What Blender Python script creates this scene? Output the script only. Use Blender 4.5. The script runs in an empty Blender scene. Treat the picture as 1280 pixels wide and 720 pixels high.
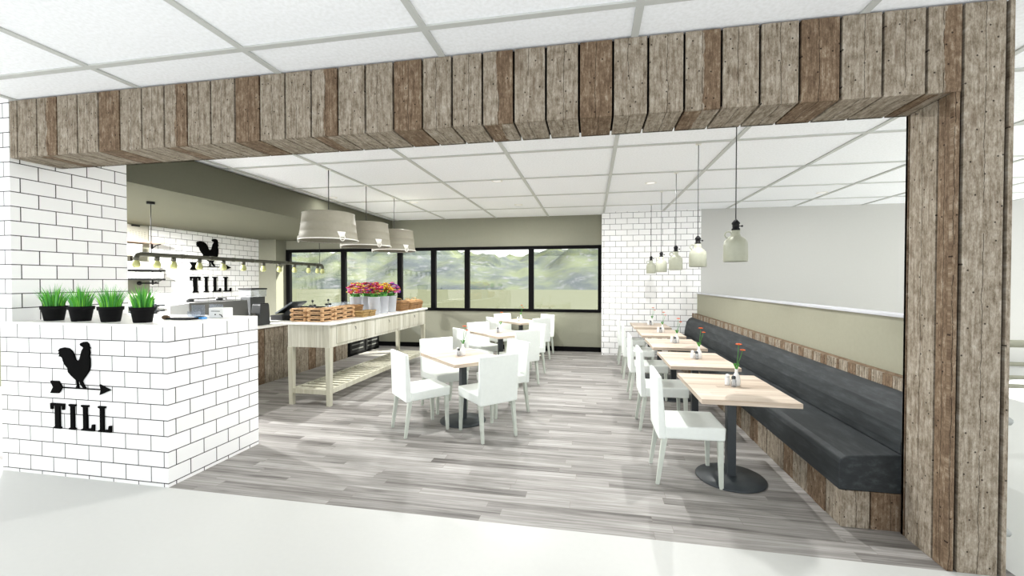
import bpy, bmesh, math, random
from mathutils import Vector, Matrix
random.seed(7)
PI = math.pi
C = bpy.context.scene
COL = C.collection

# ------------------------------------------------------------------ camera, light, exposure
cam_d = bpy.data.cameras.new('camera'); cam = bpy.data.objects.new('camera', cam_d); COL.objects.link(cam)
cam_d.sensor_width = 36.0; cam_d.lens = 36.0 * 530.62 / 1280.0
cam_d.clip_start = 0.05; cam_d.clip_end = 3000
cam.location = (0, 0, 1.62)
cam.rotation_euler = (PI/2 + math.radians(-0.856), 0, math.radians(10.617))
C.camera = cam
C.view_settings.view_transform = 'Standard'; C.view_settings.look = 'None'
C.view_settings.gamma = 1; C.view_settings.use_curve_mapping = False
C.view_settings.exposure = 1.22

w = bpy.data.worlds.new('world'); C.world = w; w.use_nodes = True
bg = w.node_tree.nodes['Background']; bg.inputs[0].default_value = (0.965, 0.985, 1.0, 1); bg.inputs[1].default_value = 0.80

def light(name, kind, loc, energy, rot=(0, 0, 0), color=(1, 1, 1), **k):
    d = bpy.data.lights.new(name, kind); d.energy = energy; d.color = color
    for a, b in k.items(): setattr(d, a, b)
    o = bpy.data.objects.new(name, d); COL.objects.link(o); o.location = loc; o.rotation_euler = rot
    return o
sun = light('sun', 'SUN', (2, 14, 8), 8.5, color=(1, .98, .93), angle=math.radians(1.0))
sun.rotation_euler = Vector((-1.5, -1, -1.6)).to_track_quat('-Z', 'Y').to_euler()

CEIL = 3.155
DOWNLIGHTS = [(-1.42, 6.33), (-3.39, 7.75), (-1.44, 8.38), (0.9, 6.9), (3.9, 5.6), (3.9, 8.2), (1.2, 4.35), (-1.6, 4.35), (-4.65, 7.03)]
KITCHEN_FILL_LIGHTS = [(-7.2, 4.2), (-7.35, 5.35)]  # added fill lamps, out of view behind the pier, to brighten the kitchen

# ------------------------------------------------------------------ materials
MATS = {}
class NT:
    def __init__(s, name):
        s.m = bpy.data.materials.new(name); s.m.use_nodes = True; s.t = s.m.node_tree
        s.b = s.t.nodes['Principled BSDF']
    def n(s, kind, **kw):
        x = s.t.nodes.new(kind)
        for k, v in kw.items():
            if k.startswith('i_'):
                x.inputs[k[2:].replace('_', ' ')].default_value = v
            else: setattr(x, k, v)
        return x
    def l(s, a, b): s.t.links.new(a, b)
    def math(s, op, a, b=None, c=None):
        x = s.t.nodes.new('ShaderNodeMath'); x.operation = op
        for i, v in enumerate((a, b, c)):
            if v is None: continue
            if isinstance(v, (int, float)): x.inputs[i].default_value = v
            else: s.l(v, x.inputs[i])
        return x.outputs[0]
    def ramp(s, fac, stops):
        x = s.t.nodes.new('ShaderNodeValToRGB'); e = x.color_ramp.elements
        while len(e) < len(stops): e.new(.5)
        for i, (p, c) in enumerate(stops): e[i].position = p; e[i].color = (*c, 1)
        s.l(fac, x.inputs[0]); return x.outputs[0]
    def mix(s, fac, a, b, bt='MIX'):
        x = s.t.nodes.new('ShaderNodeMix'); x.data_type = 'RGBA'; x.blend_type = bt
        for i, v in ((0, fac), (6, a), (7, b)):
            if isinstance(v, (int, float)): x.inputs[i].default_value = v
            elif isinstance(v, tuple): x.inputs[i].default_value = (*v, 1)
            else: s.l(v, x.inputs[i])
        return x.outputs[2]

def srgb(r, g, b):
    f = lambda c: (c/255/12.92 if c/255 <= .04045 else ((c/255+.055)/1.055)**2.4)
    return (f(r), f(g), f(b))

def plain(name, col, rough=.6, metal=0, noise=.04, scale=30, spec=.5):
    q = NT(name)
    tc = q.n('ShaderNodeTexCoord'); nz = q.n('ShaderNodeTexNoise', i_Scale=scale, i_Detail=3.0)
    q.l(tc.outputs['Object'], nz.inputs['Vector'])
    a = tuple(max(0, c*(1-noise)) for c in col); b = tuple(min(1, c*(1+noise)) for c in col)
    q.l(q.ramp(nz.outputs[0], [(.3, a), (.7, b)]), q.b.inputs['Base Color'])
    q.b.inputs['Roughness'].default_value = rough; q.b.inputs['Metallic'].default_value = metal
    q.b.inputs['Specular IOR Level'].default_value = spec
    MATS[name] = q.m; return q.m

M_white_floor = plain('white_floor', srgb(196, 197, 193), .45, noise=.01)
M_white_wall = plain('white_wall', srgb(188, 188, 184), .8, noise=.01, spec=.2)
M_taupe = plain('taupe_paint', srgb(137, 137, 122), .85, noise=.02, spec=.2)
M_soffit = plain('dark_taupe_paint', srgb(98, 98, 84), .9, noise=.02, spec=.15)
M_beige = plain('beige_paint', srgb(148, 147, 130), .85, noise=.02, spec=.2)
M_tbar = plain('ceiling_grid_metal', srgb(192, 194, 190), .6, noise=.01)
M_black = plain('black_metal', srgb(16, 16, 17), .6, noise=.1, spec=.25)
M_blackframe = plain('black_frame', srgb(9, 9, 10), .7, noise=.1, spec=.08)
M_sign = plain('black_sign', srgb(5, 5, 5), .8, noise=.05, spec=.05)
M_char = plain('charcoal_steel', srgb(50, 56, 60), .45, noise=.06)
M_chair = plain('white_upholstery', srgb(229, 234, 229), .7, noise=.015, spec=.25)
M_leg = plain('pale_grey_leg', srgb(196, 202, 192), .6, noise=.03)
M_ceramic = plain('white_ceramic', srgb(238, 238, 236), .25, noise=.01)
M_jug = plain('stoneware_jug', srgb(166, 168, 150), .4, noise=.03)
M_tub = plain('painted_tub', srgb(136, 132, 116), .55, noise=.04)
M_tubwhite = plain('white_enamel', srgb(232, 230, 222), .4, noise=.02)
M_pipe = plain('bronze_pipe', srgb(62, 62, 50), .5, noise=.06)
M_bulb = plain('amber_bulb', srgb(160, 162, 106), .3, noise=.04)
M_pot = plain('black_pot', srgb(16, 16, 17), .7, noise=.08, spec=.12)
M_soil = plain('soil', srgb(60, 45, 32), .95, noise=.3)
M_steel = plain('grey_steel', srgb(92, 93, 90), .45, noise=.03)
M_dsteel = plain('dark_steel', srgb(52, 54, 55), .45, noise=.05)
M_white_top = plain('white_stone', srgb(244, 243, 238), .35, noise=.01)
M_bucket = plain('grey_white_bucket', srgb(182, 185, 190), .4, noise=.02)
M_orange = plain('orange_petal', srgb(206, 84, 14), .6, noise=.1)
M_green = plain('green_stem', srgb(70, 140, 50), .6, noise=.15)
M_blue = plain('blue_plastic', srgb(70, 150, 215), .4, noise=.05)
M_peg = plain('grey_peg', srgb(160, 163, 160), .5, noise=.02)
M_rail = plain('olive_rail', srgb(150, 150, 132), .5, noise=.03)
M_sill = plain('pale_sill', srgb(186, 187, 192), .5, noise=.01)
M_light = NT('light_lens'); M_light.b.inputs['Emission Color'].default_value = (1, .98, .95, 1); M_light.b.inputs['Emission Strength'].default_value = .22; M_light = M_light.m

def glass(name, tint=(.95, 1, .97), gloss=.06, milky=0.0):
    q = NT(name); t = q.t
    tr = q.n('ShaderNodeBsdfTransparent'); tr.inputs[0].default_value = (*tint, 1)
    gl = q.n('ShaderNodeBsdfGlossy', i_Roughness=.0); df = q.n('ShaderNodeBsdfDiffuse'); df.inputs[0].default_value = (.9, .92, .95, 1)
    m1 = q.n('ShaderNodeMixShader'); m1.inputs[0].default_value = gloss; q.l(tr.outputs[0], m1.inputs[1]); q.l(gl.outputs[0], m1.inputs[2])
    m2 = q.n('ShaderNodeMixShader'); m2.inputs[0].default_value = milky; q.l(m1.outputs[0], m2.inputs[1]); q.l(df.outputs[0], m2.inputs[2])
    q.l(m2.outputs[0], t.nodes['Material Output'].inputs[0]); return q.m
M_glass = glass('window_glass', (.97, .98, .94), .05)
M_clear = glass('clear_acrylic', (.80, .84, .90), .10, .12)
M_shakerglass = glass('shaker_glass', (.70, .72, .73), .15, .12)

def mk_tile():
    q = NT('ceiling_tile'); tc = q.n('ShaderNodeTexCoord'); nz = q.n('ShaderNodeTexNoise', i_Scale=45.0, i_Detail=5.0)
    q.l(tc.outputs['Object'], nz.inputs['Vector'])
    q.l(q.ramp(nz.outputs[0], [(.35, srgb(240, 242, 244)), (.65, srgb(249, 251, 254))]), q.b.inputs['Base Color'])
    q.b.inputs['Roughness'].default_value = .95; q.b.inputs['Specular IOR Level'].default_value = .1
    return q.m
M_tile = mk_tile()

def mk_brick():
    q = NT('white_brick'); uv = q.n('ShaderNodeUVMap')
    b = q.n('ShaderNodeTexBrick', offset=.5, i_Scale=1.0, i_Mortar_Size=.0040, i_Mortar_Smooth=.1, i_Brick_Width=.247, i_Row_Height=.124, i_Bias=0.0)
    b.inputs['Color1'].default_value = (*srgb(240, 240, 239), 1); b.inputs['Color2'].default_value = (*srgb(246, 246, 245), 1)
    b.inputs['Mortar'].default_value = (*srgb(62, 60, 58), 1)
    q.l(uv.outputs[0], b.inputs['Vector']); q.l(b.outputs[0], q.b.inputs['Base Color'])
    q.b.inputs['Roughness'].default_value = .55; q.b.inputs['Specular IOR Level'].default_value = .25
    bp = q.n('ShaderNodeBump', i_Strength=.25, i_Distance=.003, invert=True); q.l(b.outputs[1], bp.inputs['Height']); q.l(bp.outputs[0], q.b.inputs['Normal'])
    return q.m
M_brick = mk_brick()

def mk_reclaimed():
    q = NT('reclaimed_wood'); uv = q.n('ShaderNodeUVMap'); tone = q.n('ShaderNodeAttribute', attribute_name='tone'); rnd = q.n('ShaderNodeAttribute', attribute_name='rnd')
    sp = q.n('ShaderNodeSeparateXYZ'); q.l(uv.outputs[0], sp.inputs[0]); u, v = sp.outputs[0], sp.outputs[1]
    z = q.math('MULTIPLY', rnd.outputs['Fac'], 37.0)
    def vec(su, sv):
        c = q.n('ShaderNodeCombineXYZ'); q.l(q.math('MULTIPLY', u, su), c.inputs[0]); q.l(q.math('MULTIPLY', v, sv), c.inputs[1]); q.l(z, c.inputs[2]); return c.outputs[0]
    def noise(vv, sc=1.0, d=4.0, r=.6):
        x = q.n('ShaderNodeTexNoise', i_Scale=sc, i_Detail=d, i_Roughness=r); q.l(vv, x.inputs['Vector']); return x.outputs[0]
    grain = noise(vec(70, 5), 1, 5, .65); blot = noise(vec(30, 15), 1, 6, .75); fine = noise(vec(220, 60), 1, 3, .7)
    g = q.math('ADD', q.math('MULTIPLY', grain, .34), q.math('ADD', q.math('MULTIPLY', blot, .46), q.math('MULTIPLY', fine, .20)))
    grey = q.ramp(g, [(.33, srgb(60, 50, 40)), (.42, srgb(110, 99, 84)), (.52, srgb(146, 136, 121)), (.62, srgb(176, 168, 155))])
    brown = q.ramp(g, [(.34, srgb(58, 46, 36)), (.44, srgb(96, 79, 63)), (.53, srgb(120, 102, 83)), (.62, srgb(158, 145, 127))])
    side = q.math('GREATER_THAN', q.math('ADD', u, q.math('MULTIPLY', q.math('SUBTRACT', noise(vec(8, 4)), .5), .10)), .0)
    # tone 0 grey, 1 brown, .5 half and half
    half = q.math('MULTIPLY', side, q.math('GREATER_THAN', tone.outputs['Fac'], .3))
    isb = q.math('MAXIMUM', half, q.math('GREATER_THAN', tone.outputs['Fac'], .8))
    col = q.mix(isb, grey, brown)
    # dark stains
    st = noise(vec(14, 3.5), 1, 4, .6); stf = q.ramp(st, [(.60, (0, 0, 0)), (.72, (1, 1, 1))])
    col = q.mix(q.math('MULTIPLY', stf, .5), col, srgb(92, 74, 58))
    # long crack
    wob = q.math('MULTIPLY', q.math('SUBTRACT', noise(vec(0, 6), 1, 4, .6), .5), .035)
    cd = q.math('ABSOLUTE', q.math('ADD', q.math('SUBTRACT', u, q.math('MULTIPLY', q.math('SUBTRACT', rnd.outputs['Fac'], .5), .03)), wob))
    cm = q.math('MULTIPLY', q.math('LESS_THAN', cd, .0016), q.math('GREATER_THAN', noise(vec(0, 2.2)), .42))
    # nail holes
    vo = q.n('ShaderNodeTexVoronoi', i_Scale=1.0, i_Randomness=.9); q.l(vec(13, 8), vo.inputs['Vector']); vo.voronoi_dimensions = '2D'
    vo2 = q.n('ShaderNodeCombineXYZ'); q.l(q.math('ADD', q.math('MULTIPLY', u, 13), z), vo2.inputs[0]); q.l(q.math('MULTIPLY', v, 12), vo2.inputs[1]); q.l(vo2.outputs[0], vo.inputs['Vector'])
    hm = q.math('MULTIPLY', q.math('LESS_THAN', vo.outputs[0], .062), q.math('LESS_THAN', q.math('FRACT', q.math('MULTIPLY', vo.outputs[1], 7.3)), .45))
    dk = q.math('MAXIMUM', cm, hm)
    col = q.mix(q.math('MULTIPLY', dk, .85), col, srgb(34, 26, 20))
    q.l(col, q.b.inputs['Base Color']); q.b.inputs['Roughness'].default_value = .9; q.b.inputs['Specular IOR Level'].default_value = .15
    bp = q.n('ShaderNodeBump', i_Strength=.35, i_Distance=.004); q.l(q.math('SUBTRACT', g, dk), bp.inputs['Height']); q.l(bp.outputs[0], q.b.inputs['Normal'])
    return q.m
M_recl = mk_reclaimed()
M_gap = plain('shadow_backing', srgb(12, 10, 9), .95, noise=.2, spec=.05)

def mk_planks(name, cols, bw, rh, grainu, grainv, rough, rot=0, seam=.0015, seamc=(120, 112, 104), contrast=1.0, spec=.4, rings=True):
    q = NT(name); tc = q.n('ShaderNodeUVMap'); mp = q.n('ShaderNodeMapping'); mp.inputs['Rotation'].default_value = (0, 0, rot)
    q.l(tc.outputs[0], mp.inputs[0])
    b = q.n('ShaderNodeTexBrick', offset=0.0, i_Scale=1.0, i_Mortar_Size=seam, i_Mortar_Smooth=.2, i_Brick_Width=bw, i_Row_Height=rh, i_Bias=0.0)
    b.inputs['Color1'].default_value = (0, 0, 0, 1); b.inputs['Color2'].default_value = (1, 1, 1, 1); b.inputs['Mortar'].default_value = (.5, .5, .5, 1)
    sq = q.n('ShaderNodeSeparateXYZ'); q.l(mp.outputs[0], sq.inputs[0]); wn = q.n('ShaderNodeTexWhiteNoise', noise_dimensions='1D')
    q.l(q.math('FLOOR', q.math('DIVIDE', sq.outputs[1], rh)), wn.inputs['W']); cq = q.n('ShaderNodeCombineXYZ')
    q.l(q.math('ADD', sq.outputs[0], q.math('MULTIPLY', wn.outputs[0], bw)), cq.inputs[0]); q.l(sq.outputs[1], cq.inputs[1]); q.l(cq.outputs[0], b.inputs['Vector'])
    sp = q.n('ShaderNodeSeparateXYZ'); q.l(mp.outputs[0], sp.inputs[0]); bwv = q.n('ShaderNodeRGBToBW'); q.l(b.outputs[0], bwv.inputs[0]); r = bwv.outputs[0]
    c = q.n('ShaderNodeCombineXYZ'); q.l(q.math('MULTIPLY', sp.outputs[0], grainu), c.inputs[0]); q.l(q.math('MULTIPLY', sp.outputs[1], grainv), c.inputs[1]); q.l(q.math('MULTIPLY', r, 23.0), c.inputs[2])
    n1 = q.n('ShaderNodeTexNoise', i_Scale=1.0, i_Detail=6.0, i_Roughness=.62, i_Distortion=.5); q.l(c.outputs[0], n1.inputs['Vector'])
    n2 = q.n('ShaderNodeTexNoise', i_Scale=.3, i_Detail=2.0); q.l(c.outputs[0], n2.inputs['Vector'])
    f = q.math('ADD', q.math('MULTIPLY', q.math('SUBTRACT', n1.outputs[0], .5), 1.1*contrast), q.math('ADD', q.math('MULTIPLY', q.math('SUBTRACT', r, .5), .34*contrast), q.math('ADD', q.math('MULTIPLY', q.math('SUBTRACT', n2.outputs[0], .5), .7*contrast), .5)))
    col = q.ramp(f, [(.12, srgb(*cols[0])), (.42, srgb(*cols[1])), (.66, srgb(*cols[2])), (.9, srgb(*cols[3]))])
    col = q.mix(q.math('MULTIPLY', b.outputs[1], .7), col, srgb(*seamc))
    q.l(col, q.b.inputs['Base Color']); q.b.inputs['Roughness'].default_value = rough; q.b.inputs['Specular IOR Level'].default_value = spec
    return q.m
M_floor = mk_planks('grey_plank_floor', [(86, 82, 79), (134, 131, 127), (158, 155, 151), (178, 176, 173)], 1.15, .092, 2.0, 46, .56, contrast=1.1)
M_table = mk_planks('pale_plank_top', [(146, 126, 108), (186, 170, 152), (208, 194, 178), (224, 214, 200)], .75, .075, 2.2, 42, .45, seamc=(190, 172, 154), contrast=.8)
M_lime = mk_planks('limed_oak', [(164, 160, 142), (184, 181, 164), (200, 198, 183), (214, 213, 202)], 4.0, .11, 1.5, 40, .7, rot=PI/2, seamc=(160, 154, 132), contrast=1.25, seam=.0012)
M_limeleg = mk_planks('limed_oak_leg', [(158, 154, 134), (180, 177, 158), (192, 190, 173), (204, 203, 190)], 9.0, .3, 1.5, 40, .7, rot=PI/2, seam=.0001, contrast=.8)

def mk_leather():
    q = NT('charcoal_leather'); tc = q.n('ShaderNodeTexCoord'); mp = q.n('ShaderNodeMapping'); mp.inputs['Scale'].default_value = (14, 3.5, 22); q.l(tc.outputs['Object'], mp.inputs[0])
    n1 = q.n('ShaderNodeTexNoise', i_Scale=1.0, i_Detail=6.0, i_Roughness=.65); q.l(mp.outputs[0], n1.inputs['Vector'])
    q.l(q.ramp(n1.outputs[0], [(.3, srgb(30, 34, 36)), (.5, srgb(40, 44, 46)), (.72, srgb(62, 66, 68))]), q.b.inputs['Base Color'])
    q.b.inputs['Roughness'].default_value = .6; q.b.inputs['Specular IOR Level'].default_value = .3
    return q.m
M_leather = mk_leather()

def mk_wicker(name, a, b, sc=1.0):
    q = NT(name); tc = q.n('ShaderNodeTexCoord')
    w1 = q.n('ShaderNodeTexWave', wave_type='BANDS', bands_direction='Z', i_Scale=28.0*sc, i_Distortion=3.0, i_Detail=2.0); q.l(tc.outputs['Object'], w1.inputs['Vector'])
    vo = q.n('ShaderNodeTexNoise', i_Scale=60.0*sc, i_Detail=3.0); q.l(tc.outputs['Object'], vo.inputs['Vector'])
    f = q.math('ADD', q.math('MULTIPLY', w1.outputs[1], .5), q.math('MULTIPLY', vo.outputs[0], .5))
    q.l(q.ramp(f, [(.28, srgb(*a)), (.65, srgb(*b))]), q.b.inputs['Base Color']); q.b.inputs['Roughness'].default_value = .8
    bp = q.n('ShaderNodeBump', i_Strength=.6, i_Distance=.006); q.l(w1.outputs[1], bp.inputs['Height']); q.l(bp.outputs[0], q.b.inputs['Normal'])
    return q.m
M_wicker = mk_wicker('brown_wicker', (66, 38, 18), (186, 142, 90))
M_wicker2 = mk_wicker('straw_wicker', (96, 70, 34), (204, 172, 112))
M_rush = mk_wicker('tray_cane', (150, 108, 70), (222, 186, 140), .7)
M_crust = plain('crust', srgb(92, 72, 48), .7, noise=.35, scale=60)

def mk_grass():
    q = NT('grass_blade'); g = q.n('ShaderNodeAttribute', attribute_name='rnd')
    q.l(q.ramp(g.outputs['Fac'], [(0, srgb(44, 124, 52)), (.45, srgb(84, 180, 50)), (.8, srgb(132, 214, 66)), (1, srgb(60, 140, 110))]), q.b.inputs['Base Color'])
    q.b.inputs['Roughness'].default_value = .6; return q.m
M_grass = mk_grass()
def mk_bloom():
    q = NT('mixed_petals'); g = q.n('ShaderNodeAttribute', attribute_name='rnd')
    cols = [(176, 8, 66), (206, 36, 110), (214, 176, 24), (226, 200, 84), (128, 44, 160), (78, 28, 134), (142, 8, 22), (210, 116, 40), (200, 112, 170), (110, 150, 34)]
    x = q.t.nodes.new('ShaderNodeValToRGB'); x.color_ramp.interpolation = 'CONSTANT'; e = x.color_ramp.elements
    while len(e) < len(cols): e.new(.5)
    for i, c in enumerate(cols): e[i].position = i/len(cols); e[i].color = (*srgb(*c), 1)
    q.l(g.outputs['Fac'], x.inputs[0]); q.l(x.outputs[0], q.b.inputs['Base Color']); q.b.inputs['Roughness'].default_value = .6; return q.m
M_bloom = mk_bloom()
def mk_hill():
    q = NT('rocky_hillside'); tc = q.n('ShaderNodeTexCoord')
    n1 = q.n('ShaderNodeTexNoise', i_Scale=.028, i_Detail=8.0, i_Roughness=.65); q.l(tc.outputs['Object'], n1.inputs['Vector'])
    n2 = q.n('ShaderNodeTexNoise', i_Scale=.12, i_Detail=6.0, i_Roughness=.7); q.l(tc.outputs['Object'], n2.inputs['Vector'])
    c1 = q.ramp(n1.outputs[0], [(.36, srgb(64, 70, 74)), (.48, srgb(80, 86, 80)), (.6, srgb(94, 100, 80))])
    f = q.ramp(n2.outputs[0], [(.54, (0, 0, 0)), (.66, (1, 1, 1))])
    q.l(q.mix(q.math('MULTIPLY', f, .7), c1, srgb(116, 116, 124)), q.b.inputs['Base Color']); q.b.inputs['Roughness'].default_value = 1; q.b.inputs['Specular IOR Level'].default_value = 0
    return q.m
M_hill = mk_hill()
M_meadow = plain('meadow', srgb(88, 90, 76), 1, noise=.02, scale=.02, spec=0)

# ------------------------------------------------------------------ mesh building
class MB:
    def __init__(s): s.V = []; s.F = []; s.U = []; s.M = []; s.T = []; s.R = []; s.S = []
    def face(s, vs, uvs, mi=0, tone=0., rnd=0., sm=False):
        i = len(s.V); s.V += [tuple(v) for v in vs]; s.F.append(tuple(range(i, i+len(vs)))); s.U += list(uvs); s.M.append(mi); s.T.append(tone); s.R.append(rnd); s.S.append(sm)
    def idx(s, ids, uvs, mi=0, tone=0., rnd=0., sm=False):
        s.F.append(tuple(ids)); s.U += list(uvs); s.M.append(mi); s.T.append(tone); s.R.append(rnd); s.S.append(sm)
    def hexa(s, p, mi=0, tone=0., rnd=0., uv=None, off=(0, 0)):
        """p: 8 corners, bottom ring 0-3 ccw, top ring 4-7; shared verts; uv: function(face id, vertex) or None = box mapping"""
        b = len(s.V); s.V += [tuple(q) for q in p]
        for k, f in enumerate([(0, 3, 2, 1), (4, 5, 6, 7), (0, 1, 5, 4), (1, 2, 6, 5), (2, 3, 7, 6), (3, 0, 4, 7)]):
            if uv: us = [uv(k, i) for i in f]
            else:
                a, c, d = (Vector(p[i]) for i in f[:3]); n = (c-a).cross(d-c); ax = max(range(3), key=lambda j: abs(n[j]))
                us = [((p[i][1]+off[0], p[i][2]+off[1]) if ax == 0 else (p[i][0]+off[0], p[i][2]+off[1]) if ax == 1 else (p[i][0], p[i][1])) for i in f]
            s.idx([b+i for i in f], us, mi, tone, rnd)
    def box(s, a, b, mi=0, tone=0., rnd=0., off=(0, 0)):
        x0, y0, z0 = a; x1, y1, z1 = b
        s.hexa([(x0, y0, z0), (x1, y0, z0), (x1, y1, z0), (x0, y1, z0), (x0, y0, z1), (x1, y0, z1), (x1, y1, z1), (x0, y1, z1)], mi, tone, rnd, None, off); return s
    def obb(s, o, u, v, n, w, l, t, tone=0., rnd=0., mi=0):
        """plank: centre line starts at o, u across, v along, n outward; uv across/along"""
        o, u, v, n = map(Vector, (o, u, v, n)); P = []; UV = []
        if u.cross(v).dot(n) < 0: u = -u
        for h in (0, t):
            for a, b in ((-w/2, 0), (w/2, 0), (w/2, l), (-w/2, l)):
                P.append(tuple(o+u*a+v*b+n*h)); UV.append((a, b))
        s.hexa(P, mi, tone, rnd, uv=lambda k, i: (UV[i][0], UV[i][1]+rnd*9))
    def lathe(s, prof, c=(0, 0, 0), seg=24, mi=0, cap=True, rnd=0., sm=True, ax='z'):
        b = len(s.V); n = len(prof)
        for r, z in prof:
            for k in range(seg):
                a = 2*PI*k/seg; q = (r*math.cos(a), r*math.sin(a), z)
                if ax == 'x': q = (q[2], q[0], q[1])
                if ax == 'y': q = (q[1], q[2], q[0])
                s.V.append((c[0]+q[0], c[1]+q[1], c[2]+q[2]))
        for i in range(n-1):
            for k in range(seg):
                k2 = (k+1) % seg; s.idx((b+i*seg+k, b+i*seg+k2, b+(i+1)*seg+k2, b+(i+1)*seg+k), [(k/seg, prof[i][1]), ((k+1)/seg, prof[i][1]), ((k+1)/seg, prof[i+1][1]), (k/seg, prof[i+1][1])], mi, 0., rnd, sm)
        if cap:
            s.idx([b+k for k in reversed(range(seg))], [(0, 0)]*seg, mi, 0., rnd); s.idx([b+(n-1)*seg+k for k in range(seg)], [(0, 0)]*seg, mi, 0., rnd)
        return s
    def tube(s, pts, r, seg=10, mi=0, closed=False, cap=True):
        pts = [Vector(p) for p in pts]; n = len(pts); b = len(s.V); up = Vector((0, 0, 1)); prev = None
        rr = r if isinstance(r, (list, tuple)) else [r]*n
        for i, p in enumerate(pts):
            if closed: d = pts[(i+1) % n]-pts[i-1]
            else: d = pts[min(i+1, n-1)]-pts[max(i-1, 0)]
            d.normalize()
            if prev is None: a = d.cross(up if abs(d.z) < .9 else Vector((1, 0, 0))).normalized()
            else: a = (prev-d*prev.dot(d)).normalized()
            prev = a; c = d.cross(a)
            for k in range(seg):
                t = 2*PI*k/seg; s.V.append(tuple(p+(a*math.cos(t)+c*math.sin(t))*rr[i]))
        for i in range(n if closed else n-1):
            j = (i+1) % n
            for k in range(seg):
                k2 = (k+1) % seg; s.idx((b+i*seg+k, b+i*seg+k2, b+j*seg+k2, b+j*seg+k), [(0, 0)]*4, mi, 0, 0, True)
        if cap and not closed:
            s.idx([b+k for k in reversed(range(seg))], [(0, 0)]*seg, mi); s.idx([b+(n-1)*seg+k for k in range(seg)], [(0, 0)]*seg, mi)
        return s
    def extrude(s, poly, mapf, d0, d1, mi=0):
        """poly: 2-D outline; mapf(a,b,d) -> point"""
        b = len(s.V); n = len(poly)
        for d in (d0, d1):
            for a, c in poly: s.V.append(tuple(mapf(a, c, d)))
        s.idx([b+i for i in reversed(range(n))], [(poly[i][0], poly[i][1]) for i in reversed(range(n))], mi)
        s.idx([b+n+i for i in range(n)], [(p[0], p[1]) for p in poly], mi)
        L = 0
        for i in range(n):
            j = (i+1) % n; e = math.dist(poly[i], poly[j])
            s.idx((b+i, b+j, b+n+j, b+n+i), [(d0, L), (d0, L+e), (d1, L+e), (d1, L)], mi); L += e
        return s
    def ball(s, c, r, seg=8, rings=5, mi=0, rnd=0., sz=1.):
        pr = [(max(.02*r, r*math.sin(PI*i/rings)), -r*sz*math.cos(PI*i/rings)) for i in range(rings+1)]
        return s.lathe(pr, c, seg, mi, True, rnd)
    def build(s, name, mats, parent=None, bevel=0., kind=None, loc=None):
        me = bpy.data.meshes.new(name); me.from_pydata(s.V, [], s.F)
        uvl = me.uv_layers.new(name='UVMap')
        fl = [c for uv in s.U for c in uv]; uvl.data.foreach_set('uv', fl)
        for m in (mats if isinstance(mats, (list, tuple)) else [mats]): me.materials.append(m)
        me.polygons.foreach_set('material_index', s.M); me.polygons.foreach_set('use_smooth', s.S)
        for nm, d in (('tone', s.T), ('rnd', s.R)):
            if any(d): a = me.attributes.new(nm, 'FLOAT', 'FACE'); a.data.foreach_set('value', d)
        me.update()
        bm = bmesh.new(); bm.from_mesh(me); bmesh.ops.recalc_face_normals(bm, faces=bm.faces); bm.to_mesh(me); bm.free()
        o = bpy.data.objects.new(name, me); COL.objects.link(o)
        if parent: o.parent = parent
        if kind: o['kind'] = kind
        if loc: o.location = loc
        if bevel:
            mo = o.modifiers.new('bevel', 'BEVEL'); mo.width = bevel; mo.segments = 3; mo.limit_method = 'ANGLE'; mo.angle_limit = math.radians(35)
        return o

def tag(o, label, cat, group=None):
    o['label'] = label; o['category'] = cat
    if group: o['group'] = group
    return o
def thing(name, label, cat, loc=(0, 0, 0), rz=0, group=None):
    o = bpy.data.objects.new(name, None); COL.objects.link(o); o.location = loc; o.rotation_euler = (0, 0, rz); o.empty_display_size = .1
    return tag(o, label, cat, group)
def dup(root, loc, rz, label):
    r = root.copy(); COL.objects.link(r); r.location = loc; r.rotation_euler = (0, 0, rz); r['label'] = label
    for ch in list(root.children):
        c = ch.copy(); COL.objects.link(c); c.parent = r
        for g in list(ch.children):
            d = g.copy(); COL.objects.link(d); d.parent = c
    return r
def struct(name, mb, mat, bevel=0.): return mb.build(name, mat, None, bevel, 'structure')

# ------------------------------------------------------------------ the setting
FY = 2.76   # plane of the shop front
BW = 9.95   # window wall
BR = 9.60   # brick pier / white wall
m = MB(); m.box((-9, -.4, -.12), (8.7, FY, 0)); m.box((2.30, FY, -.12), (8.7, BR+.2, 0)); struct('floor_corridor', m, M_white_floor).name = 'floor'
m = MB(); m.face([(-9, FY, 0.0), (2.30, FY, 0.0), (2.30, BW+.1, 0.0), (-9, BW+.1, 0.0)], [(-9, FY), (2.3, FY), (2.3, BW+.1), (-9, BW+.1)])
m.box((-9, FY, -.12), (2.30, BW+.1, -.001)); struct('floor', m, M_floor)
m = MB(); m.box((-9.0, -.4, CEIL), (8.7, BW+.14, CEIL+.1)); struct('ceiling', m, M_tile)
# T-bar grid
m = MB()
xs = [.26+1.26*k for k in range(-7, 7)]; ys = [2.44+1.268*k for k in range(-2, 6)]
for x in xs: m.box((x-.022, -.4, CEIL-.012), (x+.022, BW if x < .2 else BR, CEIL-.0005))
for y in ys: m.box((-9.0, y-.022, CEIL-.0115), (8.7, y+.022, CEIL-.0007))
struct('trim_1', m, M_tbar)

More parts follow.
